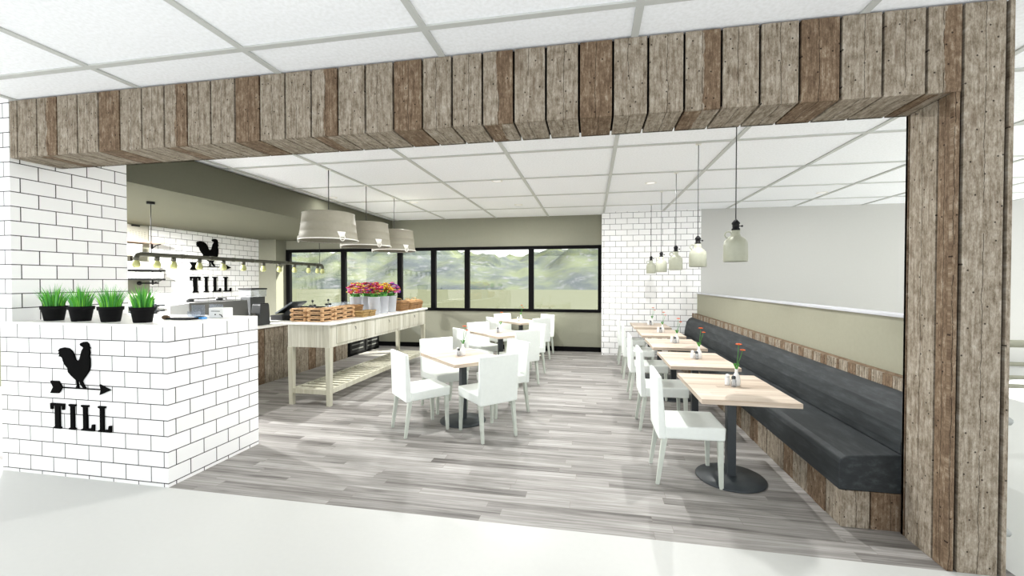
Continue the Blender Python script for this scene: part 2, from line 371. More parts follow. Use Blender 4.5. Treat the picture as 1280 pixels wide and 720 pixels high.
# window wall with opening
WX0, WX1, WZ0, WZ1 = -7.93, .235, .915, 2.455
m = MB()
m.box((-9.0, BW, 0), (WX0, BW+.14, CEIL)); m.box((WX1, BW, 0), (2.4, BW+.14, CEIL))
m.box((WX0, BW, 0), (WX1, BW+.14, WZ0)); m.box((WX0, BW, WZ1), (WX1, BW+.14, CEIL)); struct('wall_back', m, M_taupe)
wf = MB(); Y0, Y1 = BW-.03, BW+.06
wf.box((WX0, Y0, WZ1-.07), (WX1, Y1, WZ1+.005)); wf.box((WX0, Y0, WZ0-.005), (WX1, Y1, WZ0+.06))
cuts = [WX0+.055, -6.276, -4.723, -3.835, -2.974, -1.403, WX1-.045]
for i, c in enumerate(cuts): wf.box((c-.06, Y0, WZ0+.06), (c+.06 if i else c+.055, Y1, WZ1-.07)) if 0 < i < 6 else wf.box((c-.055 if i == 0 else c-.045, Y0, WZ0+.06), (c+.055 if i == 0 else c+.045, Y1, WZ1-.07))
wo = struct('window_1', wf, M_blackframe)
for i in range(6):
    p = MB(); p.box((cuts[i]+.055, BW+.01, WZ0+.06), (cuts[i+1]-.05, BW+.018, WZ1-.07)); p.build('pane', M_glass, wo)
m = MB(); m.box((-7.9, BW-.02, 0), (.22, BW-.0005, .11)); struct('baseboard_back', m, M_blackframe)
# brick pier by the window wall
m = MB(); m.box((.222, BR, 0), (2.28, BW, CEIL), off=(-.02, -.03)); struct('wall_brick_pier', m, M_brick).name = 'wall_pier'
m = MB(); m.box((2.28, BR, 0), (8.7, BR+.2, CEIL)); struct('wall_far_right', m, M_white_wall)
# half wall behind the banquette
m = MB(); m.box((2.21, 3.13, 0), (2.33, BR, 1.36)); struct('wall_half', m, M_beige)
m = MB(); m.box((2.195, 3.13, 1.36), (2.345, BR, 1.378)); struct('trim_2', m, M_sill)
# kitchen: brick feature wall, plain taupe wall, jog and soffit
SX = -4.93
m = MB(); m.box((-8.65, 6.82, 0), (-8.45, 9.58, 2.70), off=(.05, -.03)); struct('wall_left_brick', m, M_brick)
m = MB(); m.box((-8.65, 5.0, 0), (-8.45, 6.82, 2.70)); m.box((-8.65, 9.58, 0), (-7.945, BW, 2.70)); struct('wall_left', m, M_taupe)
m = MB(); m.box((-9.0, FY+.92, 2.70), (SX, BW, CEIL-.013)); struct('ceiling_soffit', m, M_soffit)
# shop front pier and counter share the brick
m = MB()
def brickbox(m, a, b):
    x0, y0, z0 = a; x1, y1, z1 = b; fo = 3.5505; so = -2.8265; zo = -.03
    m.face([(x0, y0, z0), (x1, y0, z0), (x1, y0, z1), (x0, y0, z1)], [(x0+fo, z0+zo), (x1+fo, z0+zo), (x1+fo, z1+zo), (x0+fo, z1+zo)])
    m.face([(x1, y1, z0), (x0, y1, z0), (x0, y1, z1), (x1, y1, z1)], [(x1+fo, z0+zo), (x0+fo, z0+zo), (x0+fo, z1+zo), (x1+fo, z1+zo)])
    m.face([(x1, y0, z0), (x1, y1, z0), (x1, y1, z1), (x1, y0, z1)], [(y0+so, z0+zo), (y1+so, z0+zo), (y1+so, z1+zo), (y0+so, z1+zo)])
    m.face([(x0, y1, z0), (x0, y0, z0), (x0, y0, z1), (x0, y1, z1)], [(y1+so, z0+zo), (y0+so, z0+zo), (y0+so, z1+zo), (y1+so, z1+zo)])
    m.face([(x0, y0, z1), (x1, y0, z1), (x1, y1, z1), (x0, y1, z1)], [(0.06, .06)]*4)
brickbox(m, (-4.975, FY, 1.281), (-4.841, FY+.92, CEIL)); struct('wall_front_left', m, M_brick)
cnt = thing('service_counter', 'white brick counter with black rooster sign, beneath the four potted grasses', 'counter', (-4.1, 3.2, 0))
mm = MB(); brickbox(mm, (-4.975, FY, 0), (-3.265, FY+.92, 1.262)); b_ = mm.build('counter_body', M_brick, cnt); b_.location = (4.1, -3.2, 0)
mm = MB(); mm.box((-4.975, FY, 1.262), (-3.265, FY+.92, 1.28)); b_ = mm.build('counter_top', M_white_top, cnt); b_.location = (4.1, -3.2, 0)

# reclaimed plank portal: beam and post
TON = [0, 0, .5, 0, 0, 1.0]
def hsh(i): return ((i*7919+13) % 97)/97.
portal = MB(); pg = MB(); BT, PT, T = CEIL, 1.957, .022
BY = 3.12; BZ = 2.665
pg.box((-4.84, FY+T, BZ+T), (2.235-T, BY-T, BT-.013)); pg.box((PT+T, FY+T, 0), (2.235-T, BY-T, BZ+T))
edges = [-4.84] + [-4.751+.2122*k for k in range(0, 33)]
for i in range(len(edges)-1):
    a, b = edges[i]+.007, edges[i+1]-.007
    if a > 1.93: break
    tn, rd = TON[i % 6], hsh(i+1)
    b = min(b, 1.992)
    portal.obb(((a+b)/2, FY+T, BZ), (1, 0, 0), (0, 0, 1), (0, -1, 0), b-a, BT-.013-BZ, T, tn, rd)
    b2 = min(b, 1.957)
    portal.obb(((a+b2)/2, FY+T, BZ+T), (1, 0, 0), (0, 1, 0), (0, 0, -1), b2-a, BY-FY-T, T, tn, hsh(i+41))
    portal.obb(((a+b)/2, BY-T, BZ), (1, 0, 0), (0, 0, 1), (0, 1, 0), b-a, BT-.013-BZ, T, tn, hsh(i+3))
# post front
for a, b, tn, rd in ((1.957, 1.988, 1.0, .31), (2.006, 2.194, 0, .62), (2.213, 2.235, 0, 1.9)):
    top = BZ if a < 1.96 else BT-.013
    portal.obb(((a+b)/2, FY+T, 0), (1, 0, 0), (0, 0, 1), (0, -1, 0), b-a, top, T, tn, rd)
    portal.obb(((a+b)/2, BY-T, 0), (1, 0, 0), (0, 0, 1), (0, 1, 0), b-a, top, T, tn, rd+.1)
for a, b, tn, rd in ((FY+T, 2.862, 1.0, .77), (2.874, 3.084, 0, .45), (3.096, BY, .5, .2)):
    portal.obb((PT+T, (a+b)/2, 0), (0, 1, 0), (0, 0, 1), (-1, 0, 0), b-a, BZ, T, tn, rd)
    portal.obb((2.235-T, (a+b)/2, 0), (0, 1, 0), (0, 0, 1), (1, 0, 0), b-a, BT-.013, T, tn, rd+.07)
por = thing('plank_portal', 'weathered plank clad beam and post framing the cafe entrance', 'portal', (2.1, 2.94, 0))
a_ = pg.build('backing', M_gap, por); a_.location = (-2.1, -2.94, 0)
a_ = portal.build('cladding', M_recl, por, .002); a_.location = (-2.1, -2.94, 0)

# ------------------------------------------------------------------ outside
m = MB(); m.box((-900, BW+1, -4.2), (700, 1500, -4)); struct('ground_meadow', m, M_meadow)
def fbm(x, y):
    from mathutils import noise as N
    return N.fractal(Vector((x, y, 3.3)), .9, 2.1, 6)
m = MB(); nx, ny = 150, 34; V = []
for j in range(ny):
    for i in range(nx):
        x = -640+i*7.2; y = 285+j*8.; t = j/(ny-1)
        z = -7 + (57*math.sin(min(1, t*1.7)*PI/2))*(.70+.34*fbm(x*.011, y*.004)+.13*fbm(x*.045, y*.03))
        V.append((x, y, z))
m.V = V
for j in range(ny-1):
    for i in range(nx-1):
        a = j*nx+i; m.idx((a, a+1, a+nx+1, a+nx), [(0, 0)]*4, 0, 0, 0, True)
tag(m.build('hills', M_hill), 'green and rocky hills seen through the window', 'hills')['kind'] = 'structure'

# ------------------------------------------------------------------ signs
ROO = [(0.032, 1.129), (0.06, 1.13), (0.081, 1.115), (0.088, 1.09), (0.1, 1.079), (0.088, 1.072), (0.095, 1.039), (0.085, 1.021), (0.094, 0.99), (0.093, 0.929), (0.081, 0.892), (0.05, 0.854), (0.018, 0.818), (0.01, 0.803), (0.033, 0.767), (0.048, 0.752), (0.022, 0.752), (-0.005, 0.783), (-0.013, 0.808), (-0.028, 0.813), (-0.033, 0.795), (-0.029, 0.764), (-0.021, 0.752), (-0.052, 0.752), (-0.04, 0.773), (-0.044, 0.81), (-0.074, 0.83), (-0.105, 0.853), (-0.131, 0.877), (-0.135, 0.908), (-0.161, 0.932), (-0.180, 0.962), (-0.190, 0.993), (-0.204, 1.001), (-0.227, 1.003), (-0.217, 1.018), (-0.232, 1.026), (-0.219, 1.040), (-0.232, 1.048), (-0.21, 1.07), (-0.171, 1.078), (-0.124, 1.072), (-0.09, 1.052), (-0.066, 1.016), (-0.053, 0.979), (-0.03, 0.968), (-0.009, 0.987), (0.002, 1.024), (0.012, 1.055), (0.031, 1.08), (0.024, 1.089), (0.004, 1.096), (-0.004, 1.108), (0.004, 1.12), (.018, 1.123)]
def letT(x0, x1, z0, z1):
    w_ = x1-x0; h = z1-z0; c = (x0+x1)/2; st = w_*.17
    return [(c-st*1.55, z0), (c+st*1.55, z0), (c+st*1.55, z0+.06*h), (c+st, z0+.09*h), (c+st, z1-.10*h), (x1-.16*w_, z1-.10*h), (x1-.16*w_, z1-.24*h), (x1-.02*w_, z1-.24*h), (x1, z1), (x0, z1), (x0+.02*w_, z1-.24*h), (x0+.16*w_, z1-.24*h), (x0+.16*w_, z1-.10*h), (c-st, z1-.10*h), (c-st, z0+.09*h), (c-st*1.55, z0+.06*h)]
def letI(x0, x1, z0, z1):
    w_ = x1-x0; h = z1-z0; a, b = x0+.24*w_, x1-.24*w_
    return [(x0, z0), (x1, z0), (x1, z0+.06*h), (b, z0+.09*h), (b, z1-.09*h), (x1, z1-.06*h), (x1, z1), (x0, z1), (x0, z1-.06*h), (a, z1-.09*h), (a, z0+.09*h), (x0, z0+.06*h)]
def letL(x0, x1, z0, z1):
    w_ = x1-x0; h = z1-z0; a, b = x0+.17*w_, x0+.45*w_
    return [(x0+.02*w_, z0), (x1-.01*w_, z0), (x1, z0+.26*h), (x1-.16*w_, z0+.26*h), (x1-.22*w_, z0+.10*h), (b, z0+.09*h), (b, z1-.09*h), (b+.13*w_, z1-.06*h), (b+.13*w_, z1), (x0+.02*w_, z1), (x0+.02*w_, z1-.06*h), (a, z1-.09*h), (a, z0+.09*h), (x0+.02*w_, z0+.06*h)]
def sign(root, f, t):
    g = MB(); g.extrude(ROO, f, 0, t); g.build('rooster', M_sign, root)
    g = MB(); g.extrude([(-.232, .742), (.2, .742), (.2, .7495), (-.232, .7495)], f, 0, t*.98)
    g.extrude([(-.32, .797), (-.235, .797), (-.215, .772), (-.198, .746), (-.215, .72), (-.235, .697), (-.32, .695), (-.29, .746)], f, 0, t)
    g.extrude([(.19, .788), (.298, .746), (.19, .703), (.203, .746)], f, 0, t); g.build('arrow', M_sign, root)
    for po, ch in ((letT(-.323, -.177, .402, .611), 'T'), (letI(-.129, -.059, .402, .611), 'I'), (letL(-.004, .129, .402, .611), 'L'), (letL(.167, .299, .402, .611), 'L')):
        g = MB(); g.extrude(po, f, 0, t); g.build('letter', M_sign, root)
s1 = thing('rooster_sign', 'black rooster and TILL lettering on the white brick counter front', 'sign', (-4.1, FY-.002, .39))
sign(s1, lambda a, b, d: (a, -d, b-.39), .012)
s2 = thing('rooster_sign', 'black rooster and TILL lettering high on the far brick kitchen wall', 'sign', (-8.448, 8.2, 1.385))
sign(s2, lambda a, b, d: (d, a*1.70, (b-.402)*1.66), .02)

# ------------------------------------------------------------------ banquette
bq = thing('banquette', 'long charcoal upholstered banquette on a plank base along the half wall', 'bench', (1.9, 6.3, 0))
by0, by1 = 3.135, BR-.005
def bput(o): o.location = (-1.9, -6.3, 0); return o
m = MB(); m.box((1.65, by0+.022, 0), (2.205, by1, .245)); bput(m.build('base_core', M_gap, bq))
m = MB(); y = by0+.001; i = 0
while y < by1-.05:
    w_ = [.19, .16, .21, .12, .18][i % 5]; y2 = min(y+w_, by1)
    m.obb((1.65, (y+y2)/2, 0.001), (0, 1, 0), (0, 0, 1), (-1, 0, 0), y2-y-.008, .244, .025+.004*(i % 2), [0, 1, .5, 0, 1, 0, 0][i % 7], hsh(i+5)); y = y2; i += 1
for a, b, tn in ((1.626, 1.79, 0), (1.80, 2.0, 1), (2.01, 2.2, 0)): m.obb(((a+b)/2, by0+.024, .001), (1, 0, 0), (0, 0, 1), (0, -1, 0), b-a, .244, .022, tn, a-1)
bput(m.build('plank_base', M_recl, bq, .001))
m = MB(); m.extrude([(1.605, .25), (1.603, .425), (1.615, .455), (1.65, .475), (1.955, .505), (2.10, .505), (2.10, .25)], lambda a, b, d: (a, d, b), by0-.008, by1); bput(m.build('seat_cushion', M_leather, bq, .008))
m = MB(); m.extrude([(1.955, .508), (1.957, .56), (1.972, .66), (2.0, .76), (2.045, .835), (2.10, .862), (2.205, .862), (2.205, .508)], lambda a, b, d: (a, d, b), by0-.004, by1); bput(m.build('back_cushion', M_leather, bq, .006))
m = MB(); y = by0; i = 0
while y < by1-.04:
    w_ = [.07, .055, .08, .065, .05, .11][i % 6]; y2 = min(y+w_, by1)
    m.obb((2.125, (y+y2)/2, .863), (0, 1, 0), (.012, 0, 1), (-1, 0, .0), y2-y-.005, .088, .02, [0, 0, .5, 0, 0, 1][i % 6], hsh(i+9)); y = y2; i += 1
m.box((2.125, by0, .863), (2.205, by1, .945), tone=1, rnd=.4); bput(m.build('cap_rail', M_recl, bq))

# ------------------------------------------------------------------ cafe chairs
def make_chair(label, group):
    t = thing('cafe_chair', label, 'chair', group=group)     # faces +Y, origin on floor under the seat centre
    g = MB(); g.hexa([(-.225, -.2, .375), (.225, -.2, .375), (.215, .25, .375), (-.215, .25, .375), (-.225, -.2, .475), (.225, -.2, .475), (.22, .255, .485), (-.22, .255, .485)]); g.build('seat', M_chair, t, .016)
    g = MB(); P = []
    N_ = 6
    for k in range(N_+1):
        f = k/N_; z = .37+.50*f; yb = -.250-.012*f; yf = -.190-.026*f-.012*f*f; h = .225+.012*f
        P += [(-h, yb, z), (h, yb, z), (h, yf, z), (-h, yf, z)]
    g.V = P
    for k in range(N_):
        for c in range(4): g.idx((k*4+c, k*4+(c+1) % 4, k*4+4+(c+1) % 4, k*4+4+c), [(0, 0)]*4)
    g.idx((3, 2, 1, 0), [(0, 0)]*4); g.idx((N_*4, N_*4+1, N_*4+2, N_*4+3), [(0, 0)]*4)
    g.build('backrest', M_chair, t, .012)
    for sx in (-1, 1):
        for fr in (0, 1):
            g = MB(); x = .195*sx; y0 = .215 if fr else -.2; y1 = .225 if fr else -.252; a, b = .021, .014; xb = x+.006*sx
            g.hexa([(xb-b, y1-b, 0), (xb+b, y1-b, 0), (xb+b, y1+b, 0), (xb-b, y1+b, 0), (x-a, y0-a, .376), (x+a, y0-a, .376), (x+a, y0+a, .376), (x-a, y0+a, .376)]); g.build('leg', M_leg, t, .003)
    return t
ORD = ['nearest', 'second', 'third', 'fourth', 'farthest']
RY = [3.755+1.245*k for k in range(5)]; RX = 1.13
chair0 = None
for k in range(5):
    lab = ['white upholstered chair at the nearest table along the dark banquette', 'white chair at the second table from the camera along the banquette', 'white chair at the middle one of the five banquette tables', 'white chair at the fourth table from the camera along the banquette', 'white chair at the farthest banquette table, by the brick pier'][k]
    loc = (.775, RY[k]-.02, 0)
    if chair0 is None: chair0 = make_chair(lab, 'white cafe chairs'); chair0.location = loc; chair0.rotation_euler = (0, 0, -PI/2)
    else: dup(chair0, loc, -PI/2, lab)
LT = [(-1.47, 4.74), (-1.51, 7.0), (-1.52, 9.16)]
lt_names = ['nearest diagonal table', 'middle diagonal table', 'diagonal table by the window']
for k, (x, y) in enumerate(LT):
    for (dx, dy, rz, pos) in ((-.38, -.335, -PI/4, 'near left side by the display table'), (.37, -.33, PI/4, 'near right side, back toward camera'), (-.39, .46, -3*PI/4, 'far left side'), (.38, .43, 3*PI/4, 'far right side')):
        q = .93 if k == 2 else 1
        dup(chair0, (x+dx*q, y+dy*q, 0), rz, 'white chair at the %s, %s' % (lt_names[k], pos))

# ------------------------------------------------------------------ tables
def make_table(label, group, L, W):
    t = thing('cafe_table', label, 'table', group=group)
    g = MB(); g.box((-L/2, -W/2, .724), (L/2, W/2, .76)); g.build('tabletop', M_table, t, .003)
    g = MB(); g.box((-.034, -.034, .02), (.034, .034, .71)); g.box((-.17, -.17, .71), (.17, .17, .7235)); g.build('pole', M_char, t, .003)
    g = MB(); g.lathe([(.262, 0), (.268, .006), (.262, .014), (.09, .024), (.05, .03)], seg=40); g.build('base', M_char, t)
    return t
tb = None
for k in range(5):
    lab = ['pale plank cafe table nearest the camera along the banquette', 'second pale plank table from the camera along the banquette', 'middle one of the five pale tables along the banquette', 'fourth pale table from the camera along the banquette', 'farthest pale table along the banquette, beside the brick pier'][k]
    if tb is None: tb = make_table(lab, 'cafe tables', .67, .92); tb.location = (RX, RY[k], 0)
    else: dup(tb, (RX, RY[k], 0), 0, lab)
for k, (x, y) in enumerate(LT):
    dup(tb, (x, y, 0), PI/4, ['diagonal pale plank table nearest the camera with four chairs', 'middle diagonal pale table with four chairs', 'diagonal pale table closest to the window with four chairs'][k])

# vases and shakers
def make_vase(label):
    t = thing('flower_vase', label, 'vase', group='bud vases on the tables')
    g = MB(); g.lathe([(.026, 0), (.030, .01), (.031, .05), (.027, .075), (.013, .105), (.011, .125), (.015, .135)], seg=18); g.build('vase_body', M_ceramic, t)
    g = MB(); g.tube([(0, 0, .10), (.004, .0, .18), (.012, .002, .26), (.018, .004, .335)], .0022, 6); g.tube([(0, 0, .10), (.012, 0, .18), (.034, 0, .25), (.046, 0, .29)], .0022, 6)
    for a in (.3, 1.7, 3.4): 
        c, s_ = math.cos(a), math.sin(a); g.hexa([(0, 0, .125), (.004, 0, .125), (.004, .004, .125), (0, .004, .125), (.02*c-.006, .02*s_, .175), (.02*c+.006, .02*s_, .175), (.02*c+.006, .02*s_+.003, .18), (.02*c-.006, .02*s_+.003, .18)])
    g.build('stem', M_green, t)
    for (cx, cy, cz, r) in ((.018, .004, .342, .026), (.047, 0, .296, .022)):
        g = MB()
        for j in range(9):
            a = 2*PI*j/9; g.ball((cx+r*.6*math.cos(a), cy+r*.6*math.sin(a), cz), r*.42, 6, 4, sz=.45)
        g.ball((cx, cy, cz+.003), r*.38, 6, 4, sz=.6); g.build('blossom', M_orange, t)
    return t
def make_shaker(name, label, mat):
    t = thing(name, label, 'shaker', group='table shakers')
    g = MB(); g.lathe([(.020, 0), (.022, .004), (.021, .05), (.016, .062), (.0155, .066)], seg=14); g.build('shaker_body', mat, t)
    g = MB(); g.lathe([(.0165, .066), (.017, .078), (.012, .088), (.004, .091)], seg=14); g.build('cap', M_char if mat is M_shakerglass else M_ceramic, t)
    return t
TN = ['the nearest banquette table', 'the second banquette table from the camera', 'the middle banquette table', 'the fourth banquette table from the camera', 'the farthest banquette table']
v0 = sA = sB = None
spots = [(RX+.05, y+.03, TN[k]) for k, y in enumerate(RY)] + [(x+.0, y+.0, 'the '+lt_names[k]) for k, (x, y) in enumerate(LT)]
for k, (x, y, n) in enumerate(spots):
    lv = 'white bud vase with orange flowers on '+n; la = 'round white salt shaker on '+n; lb = 'small glass pepper shaker on '+n
    if v0 is None:
        v0 = make_vase(lv); v0.location = (x, y, .7605); sA = make_shaker('salt_shaker', la, M_ceramic); sA.location = (x-.065, y+.01, .7605); sB = make_shaker('pepper_shaker', lb, M_shakerglass); sB.location = (x-.035, y-.045, .7605)
    else:
        dup(v0, (x, y, .7605), 0, lv); dup(sA, (x-.065, y+.01, .7605), 0, la); dup(sB, (x-.035, y-.045, .7605), 0, lb)

# ------------------------------------------------------------------ jug pendants
def make_jug(label):
    t = thing('jug_pendant', label, 'pendant lamp', group='stoneware jug pendants')      # origin at the ceiling
    B = 1.785-CEIL
    g = MB(); g.lathe([(.088, B), (.092, B+.006), (.091, B+.135), (.086, B+.165), (.064, B+.192), (.041, B+.206), (.032, B+.228), (.034, B+.256), (.026, B+.257)], seg=28, cap=False); g.build('jug_shade', M_jug, t)
    g = MB(); g.tube([(-.057+.026*math.cos(a), 0, B+.222+.026*math.sin(a)) for a in [2*PI*i/16 for i in range(16)]], .006, 8, closed=True); g.build('handle', M_jug, t)
    g = MB(); g.lathe([(.032, B+.255), (.032, B+.270), (.025, B+.276), (.026, B+.305), (.032, B+.309), (.030, B+.320), (.012, B+.343), (.004, B+.350)], seg=18)
    g.tube([(.02, 0, B+.292), (.046, 0, B+.292)], .004, 6); g.ball((.048, 0, B+.292), .009, 8, 5); g.build('socket', M_black, t)
    g = MB(); g.tube([(0, 0, B+.345), (0, 0, -.014)], .0045, 8); g.build('cord', M_dsteel, t)
    g = MB(); g.lathe([(.03, -.014), (.03, -.004), (.028, -.0005)], seg=18); g.build('canopy', M_tubwhite, t)
    return t
j0 = None
for k in range(5):
    lab = 'cream jug pendant on a long cord above '+TN[k]
    if j0 is None: j0 = make_jug(lab); j0.location = (1.165, 3.78, CEIL)
    else: dup(j0, (1.165, 3.78+1.265*k, CEIL), 0, lab)

# ------------------------------------------------------------------ tub pendants over the display table
def make_tub(label):
    t = thing('tub_pendant', label, 'pendant lamp', group='upturned tub pendants')
    B = 2.175-CEIL; H = .375
    g = MB(); g.lathe([(.375, B), (.383, B+.012), (.375, B+.024), (.362, B+.10), (.366, B+.11), (.360, B+.12), (.349, B+.21), (.353, B+.22), (.347, B+.23), (.333, B+H-.02), (.338, B+H-.005), (.325, B+H), (.02, B+H+.01), (.012, B+H-.004), (.315, B+H-.02), (.365, B+.005)], seg=48, cap=False); g.build('tub_shade', M_tub, t)
    g = MB()
    for i in range(60):
        pass
    g.tube([(.383*math.cos(a), .383*math.sin(a), B+.008) for a in [2*PI*i/40 for i in range(40)]], .008, 6, closed=True); g.build('rim', M_tubwhite, t)
    for s_ in (-1, 1):
        a0 = -.55 if s_ > 0 else PI+.35
        ca, sa = math.cos(a0), math.sin(a0)
        g = MB(); R_ = .368
        g.hexa([((R_+d)*ca-u*sa, (R_+d)*sa+u*ca, B+z) for z in (.03,) for d, u in ((-.004, -.03), (.01, -.03), (.01, .03), (-.004, .03))] + [((R_-.01+d)*ca-u*sa, (R_-.01+d)*sa+u*ca, B+z) for z in (.10,) for d, u in ((-.004, -.055), (.01, -.055), (.01, .055), (-.004, .055))])
        g.tube([((R_+.022)*ca-.034*math.cos(q)*sa, (R_+.022)*sa+.034*math.cos(q)*ca, B+.02+.042*math.sin(q)) for q in [2*PI*i/16 for i in range(16)]], .006, 7, closed=True); g.build('handle', M_tubwhite, t)
    g = MB(); g.tube([(0, 0, B+H), (0, 0, -.014)], .006, 8); g.build('cord', M_dsteel, t)
    g = MB(); g.lathe([(.035, -.014), (.035, -.004), (.03, -.0005)], seg=18); g.build('canopy', M_tubwhite, t)
    return t
t0 = make_tub('taupe upturned tub pendant nearest the camera over the display table'); t0.location = (-3.53, 5.25, CEIL)
dup(t0, (-3.54, 6.25, CEIL), 0, 'middle one of the three taupe tub pendants over the display table'); dup(t0, (-3.55, 7.25, CEIL), 0, 'taupe tub pendant farthest from the camera, over the wicker hampers')

# ------------------------------------------------------------------ pipe chandelier with bulbs
PX = -5.86; pz = 1.985
pc = thing('pipe_chandelier', 'long dark pipe light with hanging bulbs over the kitchen counter', 'lamp', (PX, 6.5, 2.70))
g = MB(); y0, y1 = 4.56, 8.47; pts = [(0, y0, pz-.09), (0, y0, pz-.04), (0, y0+.015, pz-.012), (0, y0+.05, pz), (0, y1-.05, pz), (0, y1-.015, pz-.012), (0, y1, pz-.04), (0, y1, pz-.09)]
pts = [(0, b-6.5, c-2.7) for a, b, c in pts]
g.tube(pts, .030, 12)
for y in (5.2, 5.68, 6.1, 6.5, 6.94, 7.36, 7.8, 8.2): g.tube([(0, y-6.5-.03, pz-2.7), (0, y-6.5+.03, pz-2.7)], .034, 12)
g.build('pipe', M_pipe, pc)
for y in (4.56, 4.83, 5.064, 5.47, 5.898, 6.299, 6.75, 7.151, 7.573, 8.002, 8.30, 8.47):
    sk = MB(); sk.tube([(0, y-6.5, pz-2.7-.02), (0, y-6.5, pz-2.7-.075)], .032, 12); so = sk.build('bulb_socket', M_pipe, pc)
    bl = MB(); bl.lathe([(.026, pz-2.7-.0755), (.032, pz-2.7-.09), (.045, pz-2.7-.125), (.047, pz-2.7-.15), (.036, pz-2.7-.176), (.010, pz-2.7-.186)], (0, y-6.5, 0), 16); bl.build('bulb', M_bulb, so)
for y in (4.755, 8.37):
    g = MB(); g.tube([(0, y-6.5, pz-2.7+.02), (0, y-6.5, -.02)], .0045, 8); g.build('hanging_rod', M_black, pc)
    g = MB(); g.lathe([(.044, -.034), (.046, -.03), (.046, -.003), (.044, -.0005)], (0, y-6.5, 0), 20); g.build('ceiling_plate', M_black, pc)

# ------------------------------------------------------------------ downlights
dl = None
dlab = ['round recessed downlight over the diagonal tables, nearer one', 'round recessed downlight beside the farthest tub pendant', 'round recessed downlight nearest the window wall', 'round recessed downlight between the banquette and diagonal tables', 'round recessed downlight beyond the half wall, nearer one', 'round recessed downlight beyond the half wall, near the white wall', 'round recessed downlight just inside the portal on the right', 'round recessed downlight just inside the portal in the middle', 'round recessed downlight between the olive soffit and the middle tub pendant']
for k, (x, y) in enumerate(DOWNLIGHTS):
    if dl is None:
        dl = thing('downlight', dlab[0], 'ceiling light', (x, y, CEIL), 0, 'recessed downlights')
        g = MB(); g.lathe([(.062, -.001), (.064, -.006), (.085, -.006), (.088, -.001)], seg=28, cap=False); g.build('trim_ring', M_tubwhite, dl)
        g = MB(); g.lathe([(.06, -.004), (.001, -.0045)], seg=24, cap=False); g.build('lens', M_light, dl)
    else: dup(dl, (x, y, CEIL), 0, dlab[k])
    light('downlight_lamp', 'AREA', (x, y, CEIL-.02), 3 if x < -4 else (4 if x > 3 else 22), color=(1, .995, .985), shape='DISK', size=.04)

for k, (x, y) in enumerate(KITCHEN_FILL_LIGHTS):
    dup(dl, (x, y, 2.70), 0, ['round downlight in the olive kitchen soffit behind the brick pier', 'round downlight in the olive kitchen soffit near the side wall'][k])
    light('downlight_lamp', 'AREA', (x, y, 2.68), (110, 280)[k], color=(1, .995, .985), shape='DISK', size=.04)  # invented fill lamp below the added fixture, much stronger than the cafe downlights

# ------------------------------------------------------------------ potted grass on the counter
gp = None
for k, (x, y, rz) in enumerate(((-4.625, 2.91, 0), (-4.325, 2.91, 1.1), (-4.01, 2.91, 2.3), (-3.68, 2.91, 3.9))):
    lab = ['potted grass leftmost on the brick counter, closest to the brick pier', 'second potted grass from the left on the brick counter', 'third potted grass from the left on the brick counter', 'rightmost potted grass on the brick counter, beside the black tray'][k]
    if gp is None:
        gp = thing('potted_grass', lab, 'potted plant', (x, y, 1.2805), rz, 'potted grasses on the counter')
        g = MB(); g.lathe([(.060, 0), (.063, .004), (.078, .098), (.086, .10), (.088, .128), (.082, .128), (.077, .112)], seg=32); g.build('pot', M_pot, gp)
        g = MB(); g.lathe([(.077, .112), (.05, .117), (.002, .119)], seg=20, cap=False); g.build('soil', M_soil, gp)
        g = MB(); R = random.Random(3)
        for i in range(230):
            a = R.uniform(0, 2*PI); r = .066*math.sqrt(R.random()); L_ = R.uniform(.12, .235)*(1.08-.35*r/.066); lean = .12+.8*r/.066*R.uniform(.4, 1.0)
            x0, y0_ = r*math.cos(a), r*math.sin(a); ca, sa = math.cos(a), math.sin(a); t_ = a+R.uniform(-1.2, 1.2)
            wx, wy = -math.sin(t_)*.0042, math.cos(t_)*.0042; pv = None; rr = R.random()
            for s_ in range(5):
                f = s_/4; d = lean*L_*.55*f*f; z = .11+L_*f*(1-.12*lean*f); ww = (1-f**1.6)+.03
                p1 = (x0+ca*d-wx*ww, y0_+sa*d-wy*ww, z); p2 = (x0+ca*d+wx*ww, y0_+sa*d+wy*ww, z)
                if pv: g.face([pv[0], pv[1], p2, p1], [(0, 0)]*4, 0, 0, max(.001, rr*.95))
                pv = (p1, p2)
        g.build('grass', M_grass, gp)
    else: dup(gp, (x, y, 1.2805), rz, lab)

# ------------------------------------------------------------------ plank-fronted kitchen counter
kc = thing('kitchen_counter', 'plank fronted counter with white top running behind the display table', 'counter', (-5.45, 6.5, 0))
KX = -5.10
g = MB(); g.box((-.60, -2.75, 0), (KX+5.45-.024, 1.70, .885)); g.box((-.60, 1.70, .54), (KX+5.45-.024, 3.10, .885)); g.box((-.60, 1.7, 0), (-.2, 3.10, .54)); g.build('carcass', M_gap, kc)
g = MB(); y = -2.73; i = 0
while y < 3.05:
    y2 = min(y+.212, 3.1); z0 = 0.001 if y2 < 1.75 else .55
    g.obb((KX+5.45-.024, (y+y2)/2, z0), (0, 1, 0), (0, 0, 1), (1, 0, 0), y2-y-.012, .88-z0, .022, TON[(i+2) % 6], hsh(i+60)); y = y2; i += 1
g.build('plank_front', M_recl, kc)
g = MB(); g.box((-.66, -2.79, .887), (.40, 3.13, .93)); g.build('worktop', M_white_top, kc, .004)
fr = thing('undercounter_fridge', 'black undercounter fridge with louvred grilles in the plank counter', 'fridge', (-5.3, 8.93, 0))
g = MB(); g.box((-.3, -.68, .002), (.19, .665, .535)); g.build('housing', M_blackframe, fr, .004)
